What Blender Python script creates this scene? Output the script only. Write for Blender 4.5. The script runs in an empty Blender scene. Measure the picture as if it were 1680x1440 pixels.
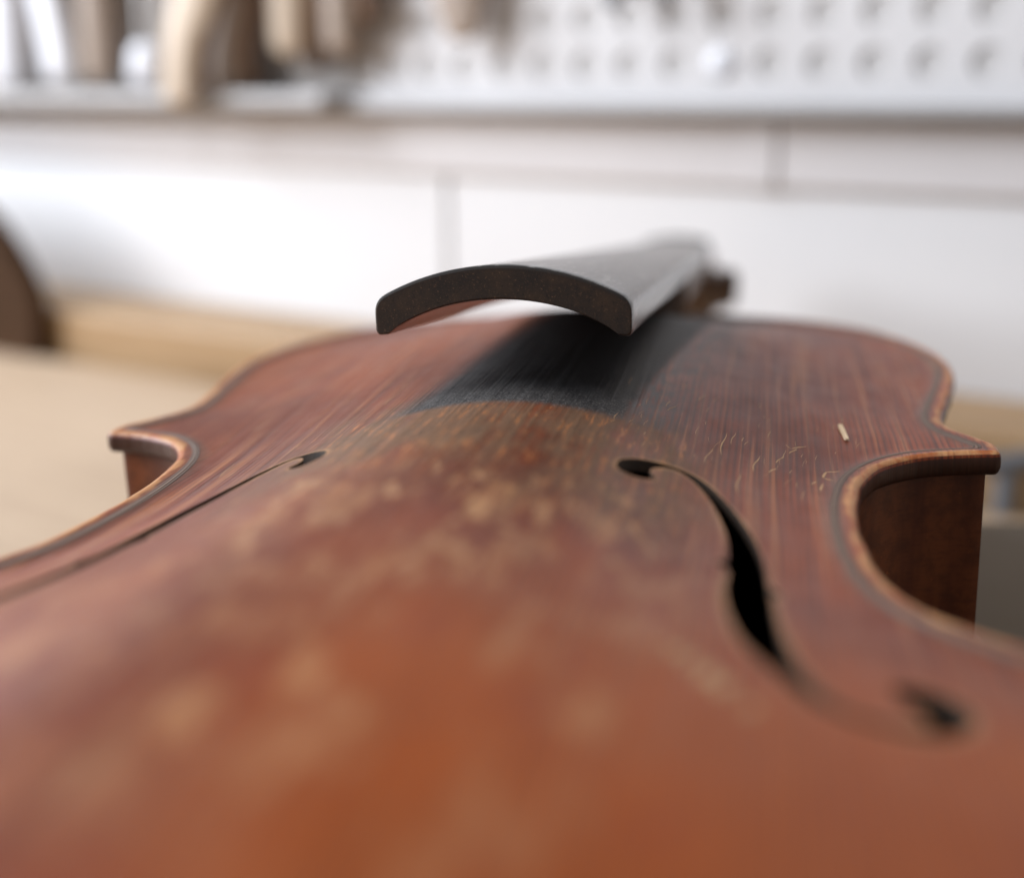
import bpy, bmesh, math, random
import numpy as np
from mathutils import Matrix, Vector
from mathutils.geometry import delaunay_2d_cdt

random.seed(7)
SC = bpy.context.scene
COL = SC.collection

# ------------------------------------------------------------------ camera
CAM_H = 0.15721
cd = bpy.data.cameras.new('camera')
cam = bpy.data.objects.new('camera', cd)
COL.objects.link(cam)
cam.location = (0, 0, CAM_H)
cam.rotation_euler = (math.radians(90 - 16.0009), 0, 0)
cd.sensor_fit = 'HORIZONTAL'
cd.sensor_width = 36
cd.lens = 43.341
cd.clip_start = 0.002
cd.clip_end = 50
cd.dof.use_dof = True
cd.dof.focus_distance = 0.1985
cd.dof.aperture_fstop = 6.2
cd.dof.aperture_blades = 0
SC.camera = cam

# ------------------------------------------------------------------ light of the workshop
w = bpy.data.worlds.new('World')
SC.world = w
w.use_nodes = True
bg = w.node_tree.nodes['Background']
bg.inputs[0].default_value = (0.90, 0.93, 1.0, 1)
bg.inputs[1].default_value = 0.22


def area(name, loc, target, sx, sy, power, color):
    l = bpy.data.lights.new(name, 'AREA')
    l.shape = 'RECTANGLE'
    l.size, l.size_y = sx, sy
    l.energy = power
    l.color = color
    o = bpy.data.objects.new(name, l)
    COL.objects.link(o)
    o.location = loc
    o.rotation_euler = (Vector(target) - Vector(loc)).to_track_quat('-Z', 'Y').to_euler()
    return o


area('window_light', (-1.30, 0.52, 0.78), (0.0, 0.38, 0.10), 1.2, 1.0, 54, (0.87, 0.925, 1.0))
area('ceiling_light', (0.55, 0.20, 1.6), (0.05, 0.40, 0.0), 1.2, 0.8, 8, (1.0, 0.90, 0.80))

SC.view_settings.view_transform = 'Standard'
SC.view_settings.look = 'None'
SC.view_settings.exposure = 0.0
SC.view_settings.gamma = 1.0
SC.cycles.use_denoising = True
SC.cycles.max_bounces = 8
SC.cycles.caustics_reflective = False
SC.cycles.caustics_refractive = False


# ------------------------------------------------------------------ node helpers
class NT:
    def __init__(s, name):
        s.m = bpy.data.materials.new(name)
        s.m.use_nodes = True
        s.t = s.m.node_tree
        s.b = s.t.nodes['Principled BSDF']

    def n(s, kind, **kw):
        x = s.t.nodes.new(kind)
        for k, v in kw.items():
            setattr(x, k, v)
        return x

    def l(s, a, b):
        s.t.links.new(a, b)

    def put(s, sock, v):
        if hasattr(v, 'is_linked') or isinstance(v, bpy.types.NodeSocket):
            s.l(v, sock)
        elif isinstance(v, (tuple, list)):
            sock.default_value = (*v, 1) if len(v) == 3 and sock.type == 'RGBA' else v
        else:
            sock.default_value = v

    def math(s, op, a, b=0.0, c=0.0, clamp=False):
        x = s.n('ShaderNodeMath', operation=op, use_clamp=clamp)
        s.put(x.inputs[0], a)
        s.put(x.inputs[1], b)
        if op in ('MULTIPLY_ADD', 'SMOOTH_MIN', 'SMOOTH_MAX', 'WRAP', 'COMPARE'):
            s.put(x.inputs[2], c)
        return x.outputs[0]

    def step(s, v, a, b):                       # smooth 0..1 as v goes from a to b
        x = s.n('ShaderNodeMapRange', interpolation_type='SMOOTHSTEP')
        s.put(x.inputs[0], v)
        x.inputs[1].default_value, x.inputs[2].default_value = (a, b) if a < b else (b, a)
        x.inputs[3].default_value, x.inputs[4].default_value = (0, 1) if a < b else (1, 0)
        return x.outputs[0]

    def mix(s, f, a, b, blend='MIX'):
        x = s.n('ShaderNodeMix', data_type='RGBA', blend_type=blend)
        s.put(x.inputs[0], f)
        s.put(x.inputs[6], a)
        s.put(x.inputs[7], b)
        return x.outputs[2]

    def noise(s, vec, scale=1.0, detail=3.0, rough=0.55, dist=0.0):
        x = s.n('ShaderNodeTexNoise')
        s.put(x.inputs['Vector'], vec)
        x.inputs['Scale'].default_value = scale
        x.inputs['Detail'].default_value = detail
        x.inputs['Roughness'].default_value = rough
        x.inputs['Distortion'].default_value = dist
        return x.outputs['Fac']

    def mm(s):                                  # object coordinates in millimetres
        tc = s.n('ShaderNodeTexCoord')
        v = s.n('ShaderNodeVectorMath', operation='SCALE')
        s.l(tc.outputs['Object'], v.inputs[0])
        v.inputs['Scale'].default_value = 1000
        sp = s.n('ShaderNodeSeparateXYZ')
        s.l(v.outputs[0], sp.inputs[0])
        return v.outputs[0], sp.outputs[0], sp.outputs[1], sp.outputs[2]

    def vec(s, x, y, z):
        c = s.n('ShaderNodeCombineXYZ')
        s.put(c.inputs[0], x)
        s.put(c.inputs[1], y)
        s.put(c.inputs[2], z)
        return c.outputs[0]

    def scaled(s, v, k):
        x = s.n('ShaderNodeVectorMath', operation='MULTIPLY')
        s.put(x.inputs[0], v)
        x.inputs[1].default_value = k
        return x.outputs[0]

    def attr(s, name):
        return s.n('ShaderNodeAttribute', attribute_name=name).outputs['Fac']

    def bump(s, h, strength, dist_mm):
        x = s.n('ShaderNodeBump')
        x.inputs['Strength'].default_value = strength
        x.inputs['Distance'].default_value = dist_mm / 1000
        s.put(x.inputs['Height'], h)
        s.l(x.outputs[0], s.b.inputs['Normal'])

    def out(s, color, rough, coat=0.0, coat_rough=0.2, metal=0.0, spec=0.5):
        s.put(s.b.inputs['Base Color'], color)
        s.put(s.b.inputs['Roughness'], rough)
        s.put(s.b.inputs['Coat Weight'], coat)
        s.put(s.b.inputs['Coat Roughness'], coat_rough)
        s.put(s.b.inputs['Metallic'], metal)
        s.put(s.b.inputs['Specular IOR Level'], spec)
        return s.m


def wood(name, dark, light, along='x', size=1.0, rough=0.45, coat=0.0, bump=0.2, spec=0.5):
    t = NT(name)
    P, x, y, z = t.mm()
    k = {'x': (.02, .35, .35), 'y': (.35, .02, .35), 'z': (.35, .35, .02)}[along]
    g = t.noise(t.scaled(P, tuple(c / size for c in k)), 1, 4, .6, .4)
    k2 = tuple(c * 5 / size for c in k)
    g2 = t.noise(t.scaled(P, k2), 1, 2, .5)
    blot = t.noise(P, .012 / size, 2, .5)
    c = t.mix(t.step(g, .3, .7), dark, light)
    c = t.mix(t.math('MULTIPLY', t.step(g2, .5, .75), .35), c, tuple(v * .6 for v in dark))
    c = t.mix(t.math('MULTIPLY', t.step(blot, .4, .7), .4), c, tuple(v * 1.12 for v in light))
    t.bump(t.math('ADD', g, g2), bump, .15)
    return t.out(c, rough, coat, .2, 0, spec)


def plain(name, color, rough=0.5, metal=0.0, var=0.12, scale=.05):
    t = NT(name)
    P, x, y, z = t.mm()
    n = t.noise(P, scale, 4, .6)
    c = t.mix(n, tuple(v * (1 - var) for v in color), tuple(min(1, v * (1 + var)) for v in color))
    f = t.noise(P, 1.5, 2, .5)
    t.bump(f, .08, .1)
    r = t.math('MULTIPLY_ADD', t.noise(P, scale * 4, 3, .5), .15, rough - .07)
    return t.out(c, r, 0, .2, metal)


# ------------------------------------------------------------------ object helpers
UNIT = .001                                      # metres per unit of the tables below

def link(name, me, mats, parent=None):
    o = bpy.data.objects.new(name, me)
    COL.objects.link(o)
    for m in (mats if isinstance(mats, (list, tuple)) else [mats]):
        if m.name not in [q.name for q in me.materials if q]:
            me.materials.append(m)
    if parent:
        o.parent = parent
    return o


def mesh(name, V, Fc, mats, parent=None, smooth=True, idx=None, scale=None):
    scale = scale or UNIT
    me = bpy.data.meshes.new(name)
    me.from_pydata([tuple(float(c) * scale for c in v) for v in V], [], [tuple(int(i) for i in f) for f in Fc])
    me.validate()
    me.polygons.foreach_set('use_smooth', [smooth] * len(me.polygons))
    o = link(name, me, mats, parent)
    if idx is not None and len(idx) == len(me.polygons):
        me.polygons.foreach_set('material_index', idx)
    return o


def tag(o, label=None, cat=None, group=None, kind=None):
    for k, v in (('label', label), ('category', cat), ('group', group), ('kind', kind)):
        if v:
            o[k] = v
    return o


def empty(name, loc=(0, 0, 0), rz=0.0, parent=None):
    o = bpy.data.objects.new(name, None)
    COL.objects.link(o)
    o.location = loc
    o.rotation_euler = (0, 0, rz)
    o.empty_display_size = .02
    if parent:
        o.parent = parent
    return o


def box(lo, hi, bev=1.0, seg=2):
    """bevelled box, millimetres -> (V, F)"""
    bm = bmesh.new()
    bmesh.ops.create_cube(bm, size=1)
    for v in bm.verts:
        v.co = Vector([lo[i] + (v.co[i] + .5) * (hi[i] - lo[i]) for i in range(3)])
    if bev:
        bmesh.ops.bevel(bm, geom=bm.edges[:], offset=bev, segments=seg, profile=.5, affect='EDGES')
    V = [v.co[:] for v in bm.verts]
    bm.verts.index_update()
    Fc = [[v.index for v in f.verts] for f in bm.faces]
    bm.free()
    return V, Fc


def loft(secs, cap=True):
    """list of closed rings with equal counts -> (V, F)"""
    n = len(secs[0])
    V = [p for s in secs for p in s]
    Fc = []
    for i in range(len(secs) - 1):
        for j in range(n):
            a, b = i * n + j, i * n + (j + 1) % n
            Fc.append((a, b, b + n, a + n))
    if cap:
        Fc.append(tuple(range(n))[::-1])
        Fc.append(tuple((len(secs) - 1) * n + j for j in range(n)))
    return V, Fc


def sweep(pts, rad, n=16, up=(0, 1, 0), sub=6):
    """smooth tapering rod with elliptical section; rad = [(ra, rb), ...]"""
    P = spline(np.array(pts, float), None, sub) if len(pts) > 2 else np.linspace(pts[0], pts[1], sub + 1)
    k = np.linspace(0, len(rad) - 1, len(P))
    R = np.stack([np.interp(k, range(len(rad)), [r[c] for r in rad]) for c in (0, 1)], 1)
    T = np.gradient(P, axis=0)
    T /= np.linalg.norm(T, axis=1)[:, None]
    up = np.array(up, float)
    rings = []

    def ring(c, t, ra, rb):
        s = np.cross(up, t)
        s /= np.linalg.norm(s)
        u = np.cross(t, s)
        return [c + s * ra * math.cos(a) + u * rb * math.sin(a) for a in np.linspace(0, 2 * math.pi, n, endpoint=False)]
    m = min(R[0])
    for q in (1.0, .8, .45):
        r = math.sqrt(max(0, 1 - q * q))
        rings.append(ring(P[0] - T[0] * m * q, T[0], R[0, 0] * max(r, .05), R[0, 1] * max(r, .05)))
    for i in range(len(P)):
        rings.append(ring(P[i], T[i], *R[i]))
    m = min(R[-1])
    for q in (.45, .8, 1.0):
        r = math.sqrt(max(0, 1 - q * q))
        rings.append(ring(P[-1] + T[-1] * m * q, T[-1], R[-1, 0] * max(r, .05), R[-1, 1] * max(r, .05)))
    return loft(rings)


# ------------------------------------------------------------------ plan and arching of the violin
# ---- plan of the violin, millimetres, y from the tail towards the neck
RH=np.array([(0,20),(20,20.4),(40,22.8),(60,29),(78,41),(91,57),(98.5,76),(100,94),(96.5,110),(91.5,121),(90.2,127),(92.5,132.5),(95.8,136.5)],float)
CB=np.array([(92.6,142.6),(85,147.2),(76,152.5),(68.5,157.8),(62.5,163.2),(58.2,170),(55.8,180),(54.8,194.6),(55.6,209),(58.6,221),(64.5,229),(70.5,232.2),(75.5,233.4),(79.6,233.8)],float)
UB=np.array([(79.6,239.6),(77,244.2),(74.2,249.6),(73.2,256),(74.4,264),(76.6,275),(79.4,289),(81,302),(80.6,313),(78.4,325),(74.5,337),(68,350),(59,360.5),(48,368.5),(34,374),(18,377.2),(0,378)],float)
def spline(P,step=1.0,n=40):
    P=np.asarray(P,float)
    t=np.concatenate([[0],np.cumsum(np.sqrt(np.linalg.norm(np.diff(P,axis=0),axis=1)))])
    # natural cubic
    m=len(P);A=np.zeros((m,m));B=np.zeros((m,P.shape[1]));h=np.diff(t)
    A[0,0]=A[-1,-1]=1
    for i in range(1,m-1):
        A[i,i-1]=h[i-1];A[i,i]=2*(h[i-1]+h[i]);A[i,i+1]=h[i]
        B[i]=6*((P[i+1]-P[i])/h[i]-(P[i]-P[i-1])/h[i-1])
    M=np.linalg.solve(A,B)
    out=[]
    for i in range(m-1):
        s=np.linspace(0,h[i],n,endpoint=False)[:,None]
        a=(h[i]-s)/h[i];b=s/h[i]
        out.append(a*P[i]+b*P[i+1]+((a**3-a)*M[i]+(b**3-b)*M[i+1])*h[i]**2/6)
    out.append(P[-1:])
    out=np.concatenate(out)
    return out if step is None else resample(out,step)
def resample(Q,step,closed=False):
    if closed: Q=np.concatenate([Q,Q[:1]])
    s=np.concatenate([[0],np.cumsum(np.linalg.norm(np.diff(Q,axis=0),axis=1))])
    n=max(2,int(round(s[-1]/step)))
    u=np.linspace(0,s[-1],n+1)
    if closed: u=u[:-1]
    return np.stack([np.interp(u,s,Q[:,k]) for k in range(Q.shape[1])],1)
def smooth_closed(Q,k=1,it=2):
    for _ in range(it):
        Q=.25*np.roll(Q,1,0)+.5*Q+.25*np.roll(Q,-1,0)
    return Q
def half():
    a,b,c=spline(RH),spline(CB),spline(UB)
    t1=resample(np.array([a[-1],b[0]]),1.)[1:-1]
    t2=resample(np.array([b[-1],c[0]]),1.)[1:-1]
    return np.concatenate([a,t1,b,t2,c])
def outline():
    h=half();l=h[::-1][1:-1]*[-1,1]
    Q=np.concatenate([h,l])
    Q=resample(Q,.5,True);Q=smooth_closed(Q,it=4);return resample(Q,1.0,True)
def inside(Q,P):
    x,y=P[:,0],P[:,1];r=np.zeros(len(P),bool)
    x0,y0=Q[:,0],Q[:,1];x1,y1=np.roll(x0,-1),np.roll(y0,-1)
    for i in range(len(Q)):
        if y0[i]==y1[i]: continue
        c=((y0[i]>y)!=(y1[i]>y))
        r^=c&(x<(x1[i]-x0[i])*(y-y0[i])/(y1[i]-y0[i])+x0[i])
    return r
def dist(Q,P,closed=True):
    P=np.asarray(P,float);out=np.full(len(P),1e9)
    A=Q;B=np.roll(Q,-1,0)
    if not closed: A,B=A[:-1],B[:-1]
    for s in range(0,len(P),4000):
        p=P[s:s+4000,None];ab=(B-A)[None];t=np.clip(((p-A)*ab).sum(-1)/((ab**2).sum(-1)+1e-12),0,1)
        out[s:s+4000]=np.linalg.norm(A+t[...,None]*ab-p,axis=-1).min(1)
    return out
def normals_in(Q):
    t=np.roll(Q,-1,0)-np.roll(Q,1,0);t/=np.linalg.norm(t,axis=1)[:,None]
    return np.stack([-t[:,1],t[:,0]],1)   # ccw: left is inside
def offset(Q,d,tol=.04):
    O=Q+normals_in(Q)*d
    O=O[dist(Q,O)>d-tol]
    return resample(O,1.0,True)
class Arch:
    def __init__(s,Q,H=13.,chan=6.,ch=1.0):
        s.ch=ch;s.x0,s.y0=-106.,14.;nx,ny=213,370
        X,Y=np.meshgrid(s.x0+np.arange(nx)*ch,s.y0+np.arange(ny)*ch)
        P=np.stack([X.ravel(),Y.ravel()],1)
        ins=inside(Q,P);d=np.zeros(len(P));d[ins]=dist(Q,P[ins])
        s.d=np.where(ins,d,-1).reshape(ny,nx)
        m=(s.d>chan)
        phi=np.zeros((ny,nx));par=((np.indices((ny,nx)).sum(0))%2)
        w=1.96
        phi[m]=((s.d[m]-chan)*40)
        for it in range(420):
            for c in (0,1):
                k=m&(par==c)
                nb=np.zeros_like(phi)
                nb[1:-1,1:-1]=(phi[:-2,1:-1]+phi[2:,1:-1]+phi[1:-1,:-2]+phi[1:-1,2:]+1.)/4
                phi[k]+=w*(nb[k]-phi[k])
        s.phi=phi
        c=phi[:,106]
        yy=s.y0+np.arange(ny)
        wa=c[(yy>170)&(yy<215)].min()
        Mx=np.maximum(c,wa*1.0)
        ker=np.exp(-.5*(np.arange(-40,41)/14.)**2);ker/=ker.sum()
        Mx=np.convolve(np.pad(Mx,40,mode='edge'),ker,'valid')
        t=np.clip(phi/Mx[:,None],0,1)
        u=np.sqrt(1-t);z=.5+.5*np.cos(np.pi*u)
        z=.8*z+.2*t
        q=(yy-199)/179.
        z*=H*(1-.10*q[:,None]**2)
        k2=np.exp(-.5*(np.arange(-6,7)/1.8)**2);k2/=k2.sum()
        z=np.apply_along_axis(lambda r:np.convolve(r,k2,'same'),0,z)
        z=np.apply_along_axis(lambda r:np.convolve(r,k2,'same'),1,z)
        s.z=z
    def __call__(s,P):
        P=np.asarray(P,float);gx=(P[:,0]-s.x0)/s.ch;gy=(P[:,1]-s.y0)/s.ch
        ny,nx=s.z.shape
        i=np.clip(np.floor(gx).astype(int),1,nx-3);j=np.clip(np.floor(gy).astype(int),1,ny-3)
        fx=gx-i;fy=gy-j
        def cw(f): return [-.5*f+f*f-.5*f**3,1-2.5*f*f+1.5*f**3,.5*f+2*f*f-1.5*f**3,-.5*f*f+.5*f**3]
        wx,wy=cw(fx),cw(fy);r=0
        for a in range(4):
            for b in range(4): r=r+wy[a]*wx[b]*s.z[j+a-1,i+b-1]
        return r
def edgez(d): 
    t=np.clip((d-1.8)/4.2,0,1);return .6*(1-t*t*(3-2*t))


# ------------------------------------------------------------------ materials
def spruce_varnish():
    t = NT('worn red varnish on spruce')
    P, x, y, z = t.mm()
    ed, hd = t.attr('edge_d'), t.attr('hole_d')
    wob = t.noise(t.vec(0.0, t.math('MULTIPLY', y, .03), 0.0), 1, 2, .5)
    xx = t.math('MULTIPLY_ADD', wob, 1.0, x)
    fine = t.noise(t.vec(t.math('MULTIPLY', xx, 1.0), t.math('MULTIPLY', y, .012), 0.0), 1, 3, .6)
    broad = t.noise(t.vec(t.math('MULTIPLY', xx, .62), t.math('MULTIPLY', y, .008), 3.0), 1, 2, .5)
    hair = t.noise(t.vec(t.math('MULTIPLY', xx, 3.2), t.math('MULTIPLY', y, .05), 7.0), 1, 2, .5)
    b1 = t.noise(t.scaled(P, (.035, .022, .03)), 1, 3, .55)
    b2 = t.noise(t.scaled(P, (.085, .05, .05)), 1, 4, .6)
    b3 = t.noise(t.scaled(P, (.24, .12, .2)), 1, 4, .62)
    grit = t.noise(P, 2.6, 3, .7)
    # varnish: oxblood where thick, orange where thin
    c = t.mix(t.step(b1, .38, .64), (.140, .026, .010), (.225, .044, .012))
    orange = t.math('MULTIPLY', t.step(y, 165, 120), t.step(x, -16, 20))
    c = t.mix(t.math('MULTIPLY', orange, .9), c, (.30, .060, .003))
    c = t.mix(t.math('MULTIPLY', t.step(b2, .55, .75), .4), c, (.25, .044, .005))
    c = t.mix(t.math('MULTIPLY', t.step(broad, .42, .30), .55), c, (.062, .020, .014))
    far = t.math('MULTIPLY_ADD', t.step(y, 125, 180), .8, .2)
    c = t.mix(t.math('MULTIPLY', t.math('MULTIPLY', t.step(fine, .53, .68), far), .42), c, (.40, .155, .06))
    c = t.mix(t.math('MULTIPLY', t.math('MULTIPLY', t.step(broad, .57, .66), far), .5), c, (.38, .145, .055))
    reed = t.n('ShaderNodeTexWave', wave_type='BANDS', bands_direction='X', wave_profile='SIN')
    t.l(t.vec(t.math('MULTIPLY_ADD', fine, .5, xx), t.math('MULTIPLY', y, .004), 0.0), reed.inputs['Vector'])
    reed.inputs['Scale'].default_value = .30
    reed.inputs['Distortion'].default_value = .7
    reed.inputs['Detail Scale'].default_value = .5
    reed = reed.outputs['Fac']
    c = t.mix(t.math('MULTIPLY', t.math('MULTIPLY', t.step(reed, .50, 1.0), t.step(b2, .25, .55)), .62), c, (.060, .017, .010))
    c = t.mix(t.math('MULTIPLY', t.step(hair, .55, .8), .25), c, (.05, .018, .012))
    mott = t.noise(t.scaled(P, (.11, .07, .08)), 1.3, 4, .6)
    fore = t.step(y, 165, 140)
    left_ = t.math('MULTIPLY_ADD', t.step(x, 12, -20), .50, .04)
    c = t.mix(t.math('MULTIPLY', t.math('MULTIPLY', fore, left_), t.step(mott, .44, .62)), c, (.36, .14, .060))
    c = t.mix(t.math('MULTIPLY', t.math('MULTIPLY', fore, .55), t.step(mott, .44, .32)), c, (.20, .036, .010))
    # rosin grime between the sound holes
    inx = t.math('MULTIPLY', t.step(x, -40, -22), t.step(x, 40, 26))
    iny = t.math('MULTIPLY', t.step(y, 160, 190), t.step(y, 228, 212))
    grime = t.math('MULTIPLY', t.math('MULTIPLY', inx, iny), t.step(t.math('ADD', b2, t.math('MULTIPLY', fine, .5)), .45, .85))
    c = t.mix(t.math('MULTIPLY', grime, .9), c, (.145, .084, .050))
    streak = t.noise(t.vec(t.math('MULTIPLY', xx, 1.1), t.math('MULTIPLY', y, .12), 11.0), 1, 5, .7)
    inxy = t.math('MULTIPLY', inx, t.math('MULTIPLY', t.step(y, 150, 185), t.step(y, 222, 212)))
    c = t.mix(t.math('MULTIPLY', t.math('MULTIPLY', inxy, t.step(streak, .53, .66)), .75), c, (.40, .155, .055))
    c = t.mix(t.math('MULTIPLY', t.math('MULTIPLY', inxy, t.step(streak, .44, .34)), .6), c, (.060, .042, .030))
    # varnish chipped through to pale wood
    zone = t.math('MULTIPLY', t.step(y, 196, 168), t.math('MULTIPLY', t.step(x, -34, -16), t.step(x, 42, 22)))
    zone2 = t.math('MULTIPLY_ADD', t.step(y, 150, 128), -.65, 1.0)
    b4 = t.noise(t.scaled(P, (.42, .13, .3)), 1, 5, .72)
    chip = t.math('MULTIPLY', t.math('MULTIPLY', zone, zone2), t.step(t.math('ADD', b4, t.math('MULTIPLY', b2, .5)), .76, .90))
    c = t.mix(t.math('MULTIPLY', chip, .75), c, (.44, .235, .115))
    wear = 0.0
    px = t.math('MULTIPLY_ADD', t.noise(t.scaled(P, (.30, .16, .2)), 1, 4, .7), 9.0, x)
    py = t.math('MULTIPLY_ADD', t.noise(t.scaled(P, (.24, .20, .2)), 1.1, 4, .7), 12.0, y)
    for wx, wy, wr, wk in ((-1, 108, 2.6, .9), (5.6, 117, 2.4, .7), (11, 166, 4.4, .65), (17, 152, 3.8, .5), (-6, 159, 4.2, .6), (-15, 157, 3.6, .5),
                           (29, 116, 2.2, .6), (-16, 171, 3.2, .75), (-10, 166, 2.6, .6), (-4, 102, 3.5, .3), (9, 103, 3, .3), (-22, 121, 3, .4), (12, 110, 1.5, .5), (20, 124, 1.6, .5), (3, 126, 1.4, .45), (5, 141, 2.6, .4), (23, 168, 4, .5)):
        ddx = t.math('DIVIDE', t.math('SUBTRACT', px, wx + 4.5), wr * .72)
        ddy = t.math('DIVIDE', t.math('SUBTRACT', py, wy + 6.0), wr * 1.7)
        rr = t.math('ADD', t.math('MULTIPLY', ddx, ddx), t.math('MULTIPLY', ddy, ddy))
        wear = t.math('MAXIMUM', t.math('MULTIPLY', t.step(rr, 1.5, .4), wk), wear)
    wear = t.math('MULTIPLY', wear, t.math('MULTIPLY_ADD', t.step(streak, .40, .56), .75, .25))
    c = t.mix(t.math('MULTIPLY', wear, .62), c, (.50, .27, .12))
    spec = t.math('MULTIPLY', t.step(t.noise(t.scaled(P, (.55, .3, .4)), 1, 3, .6), .70, .76), t.step(y, 175, 150))
    c = t.mix(t.math('MULTIPLY', spec, .55), c, (.50, .29, .14))
    # black stain band under the fingerboard, with some of its shadow painted in
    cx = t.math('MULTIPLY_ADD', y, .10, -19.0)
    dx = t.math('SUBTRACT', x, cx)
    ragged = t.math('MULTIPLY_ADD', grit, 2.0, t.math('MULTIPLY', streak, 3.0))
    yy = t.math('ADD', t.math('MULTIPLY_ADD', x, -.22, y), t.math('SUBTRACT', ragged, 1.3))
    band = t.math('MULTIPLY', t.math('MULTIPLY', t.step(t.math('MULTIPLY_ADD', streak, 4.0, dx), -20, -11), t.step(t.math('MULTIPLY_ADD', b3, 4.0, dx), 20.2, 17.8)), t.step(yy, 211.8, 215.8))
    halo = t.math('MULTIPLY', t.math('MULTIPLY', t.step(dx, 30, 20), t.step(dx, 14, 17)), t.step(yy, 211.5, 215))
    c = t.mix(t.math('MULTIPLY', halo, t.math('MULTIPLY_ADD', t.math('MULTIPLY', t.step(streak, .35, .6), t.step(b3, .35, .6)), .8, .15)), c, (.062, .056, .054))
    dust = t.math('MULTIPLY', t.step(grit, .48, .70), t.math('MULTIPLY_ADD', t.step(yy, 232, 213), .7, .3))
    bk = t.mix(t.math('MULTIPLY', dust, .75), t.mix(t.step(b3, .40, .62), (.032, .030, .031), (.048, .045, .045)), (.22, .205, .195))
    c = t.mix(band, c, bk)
    # edges rubbed to bare wood, dark dirt in the groove beside the purfling
    groove = t.math('MULTIPLY', t.step(ed, 1.9, 2.9), t.step(ed, 6.0, 4.0))
    c = t.mix(t.math('MULTIPLY', groove, t.math('MULTIPLY', b2, .95)), c, (.105, .064, .048))
    rub = t.step(t.math('ADD', t.math('MULTIPLY', b3, 1.6), t.math('MULTIPLY', ed, -.45)), -.25, .35)
    rubc = t.mix(t.step(b3, .40, .56), (.42, .115, .022), (.56, .28, .11))
    c = t.mix(t.math('MULTIPLY', rub, .72), c, rubc)
    c = t.mix(t.math('MULTIPLY', t.step(t.math('MULTIPLY_ADD', b2, -4.0, hd), -.9, -2.6), .75), c, (.46, .25, .11))
    c = t.mix(t.math('MULTIPLY', t.step(ed, 21, 24), .88), c, (.040, .017, .010))  # dark varnish plus painted underside shade on the lower rim and overhang
    h = t.math('ADD', t.math('MULTIPLY', fine, .6), t.math('ADD', t.math('MULTIPLY', broad, 1.0), t.math('MULTIPLY', grit, .10)))
    h = t.math('ADD', h, t.math('MULTIPLY', t.math('ADD', chip, band), -.3))
    t.bump(h, .8, .28)
    r = t.math('MULTIPLY_ADD', b3, .30, .26)
    r = t.math('ADD', r, t.math('MULTIPLY', t.math('ADD', grime, band), .16))
    coat = t.math('MULTIPLY_ADD', t.math('MAXIMUM', band, t.math('MAXIMUM', grime, chip)), -.07, .08)
    return t.out(c, r, coat, .22, 0, .24)


def maple(name, dark, light, rough=.35, coat=.4):
    t = NT(name)
    P, x, y, z = t.mm()
    fl = t.noise(t.scaled(P, (.16, .16, .015)), 1, 3, .5, .3)
    g = t.noise(t.scaled(P, (.3, .3, 2.0)), 1, 3, .6)
    sp = t.noise(P, .9, 4, .65)
    c = t.mix(t.step(fl, .35, .65), dark, light)
    c = t.mix(t.math('MULTIPLY', t.step(g, .5, .75), .4), c, tuple(v * .55 for v in dark))
    c = t.mix(t.math('MULTIPLY', t.step(t.noise(P, .25, 4, .65), .42, .66), .45), c, tuple(v * .45 for v in dark))
    c = t.mix(t.math('MULTIPLY', t.step(sp, .66, .74), .6), c, tuple(min(1, v * 2.4) for v in light))
    t.bump(sp, .15, .1)
    return t.out(c, t.math('MULTIPLY_ADD', sp, .2, rough - .1), coat, .25, 0, .3)


def ebony(name, base, worn, rough, side=False):
    t = NT(name)
    P, x, y, z = t.mm()
    g = t.noise(t.scaled(P, (1.1, .03, 1.1)), 1, 4, .65)
    s = t.noise(t.scaled(P, (.5, .06, .5)), 1, 4, .7)
    f = t.noise(P, 3.2, 3, .7)
    if side:                                    # the sawn end, brownish with saw dust in the pores
        blot = t.noise(P, .22, 4, .65)
        c = t.mix(t.step(blot, .30, .85), base, worn)
        c = t.mix(t.math('MULTIPLY', t.step(f, .58, .70), .7), c, (.15, .085, .045))
        pore = t.noise(t.scaled(P, (1.0, 1.0, 1.0)), 1.5, 3, .75)
        c = t.mix(t.math('MULTIPLY', t.step(pore, .60, .70), .8), c, (.19, .105, .055))
        c = t.mix(t.math('MULTIPLY', t.step(pore, .42, .34), .7), c, (.010, .008, .007))
        c = t.mix(t.math('MULTIPLY', t.step(t.noise(P, 1.3, 4, .7), .66, .76), .7), c, (.20, .105, .05))
        rim = t.math('SQRT', t.math('ADD', t.math('MULTIPLY', x, x), t.math('POWER', t.math('ADD', z, 9.2), 2.0)))
        c = t.mix(t.math('MULTIPLY', t.step(t.math('MULTIPLY_ADD', blot, .8, rim), 41.4, 42.3), .75), c, (.018, .016, .015))
        file_ = t.noise(t.vec(t.math('MULTIPLY', x, .15), 0.0, t.math('MULTIPLY', z, 4.0)), 1, 2, .5)
        t.bump(t.math('MULTIPLY_ADD', file_, .4, f), .25, .10)
        return t.out(c, rough)
    c = t.mix(t.step(s, .45, .75), base, worn)
    c = t.mix(t.math('MULTIPLY', t.step(g, .55, .8), .5), c, tuple(v * 1.6 for v in worn))
    t.bump(g, .25, .1)
    return t.out(c, t.math('MULTIPLY_ADD', s, .25, rough - .1), .5, .16)


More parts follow.
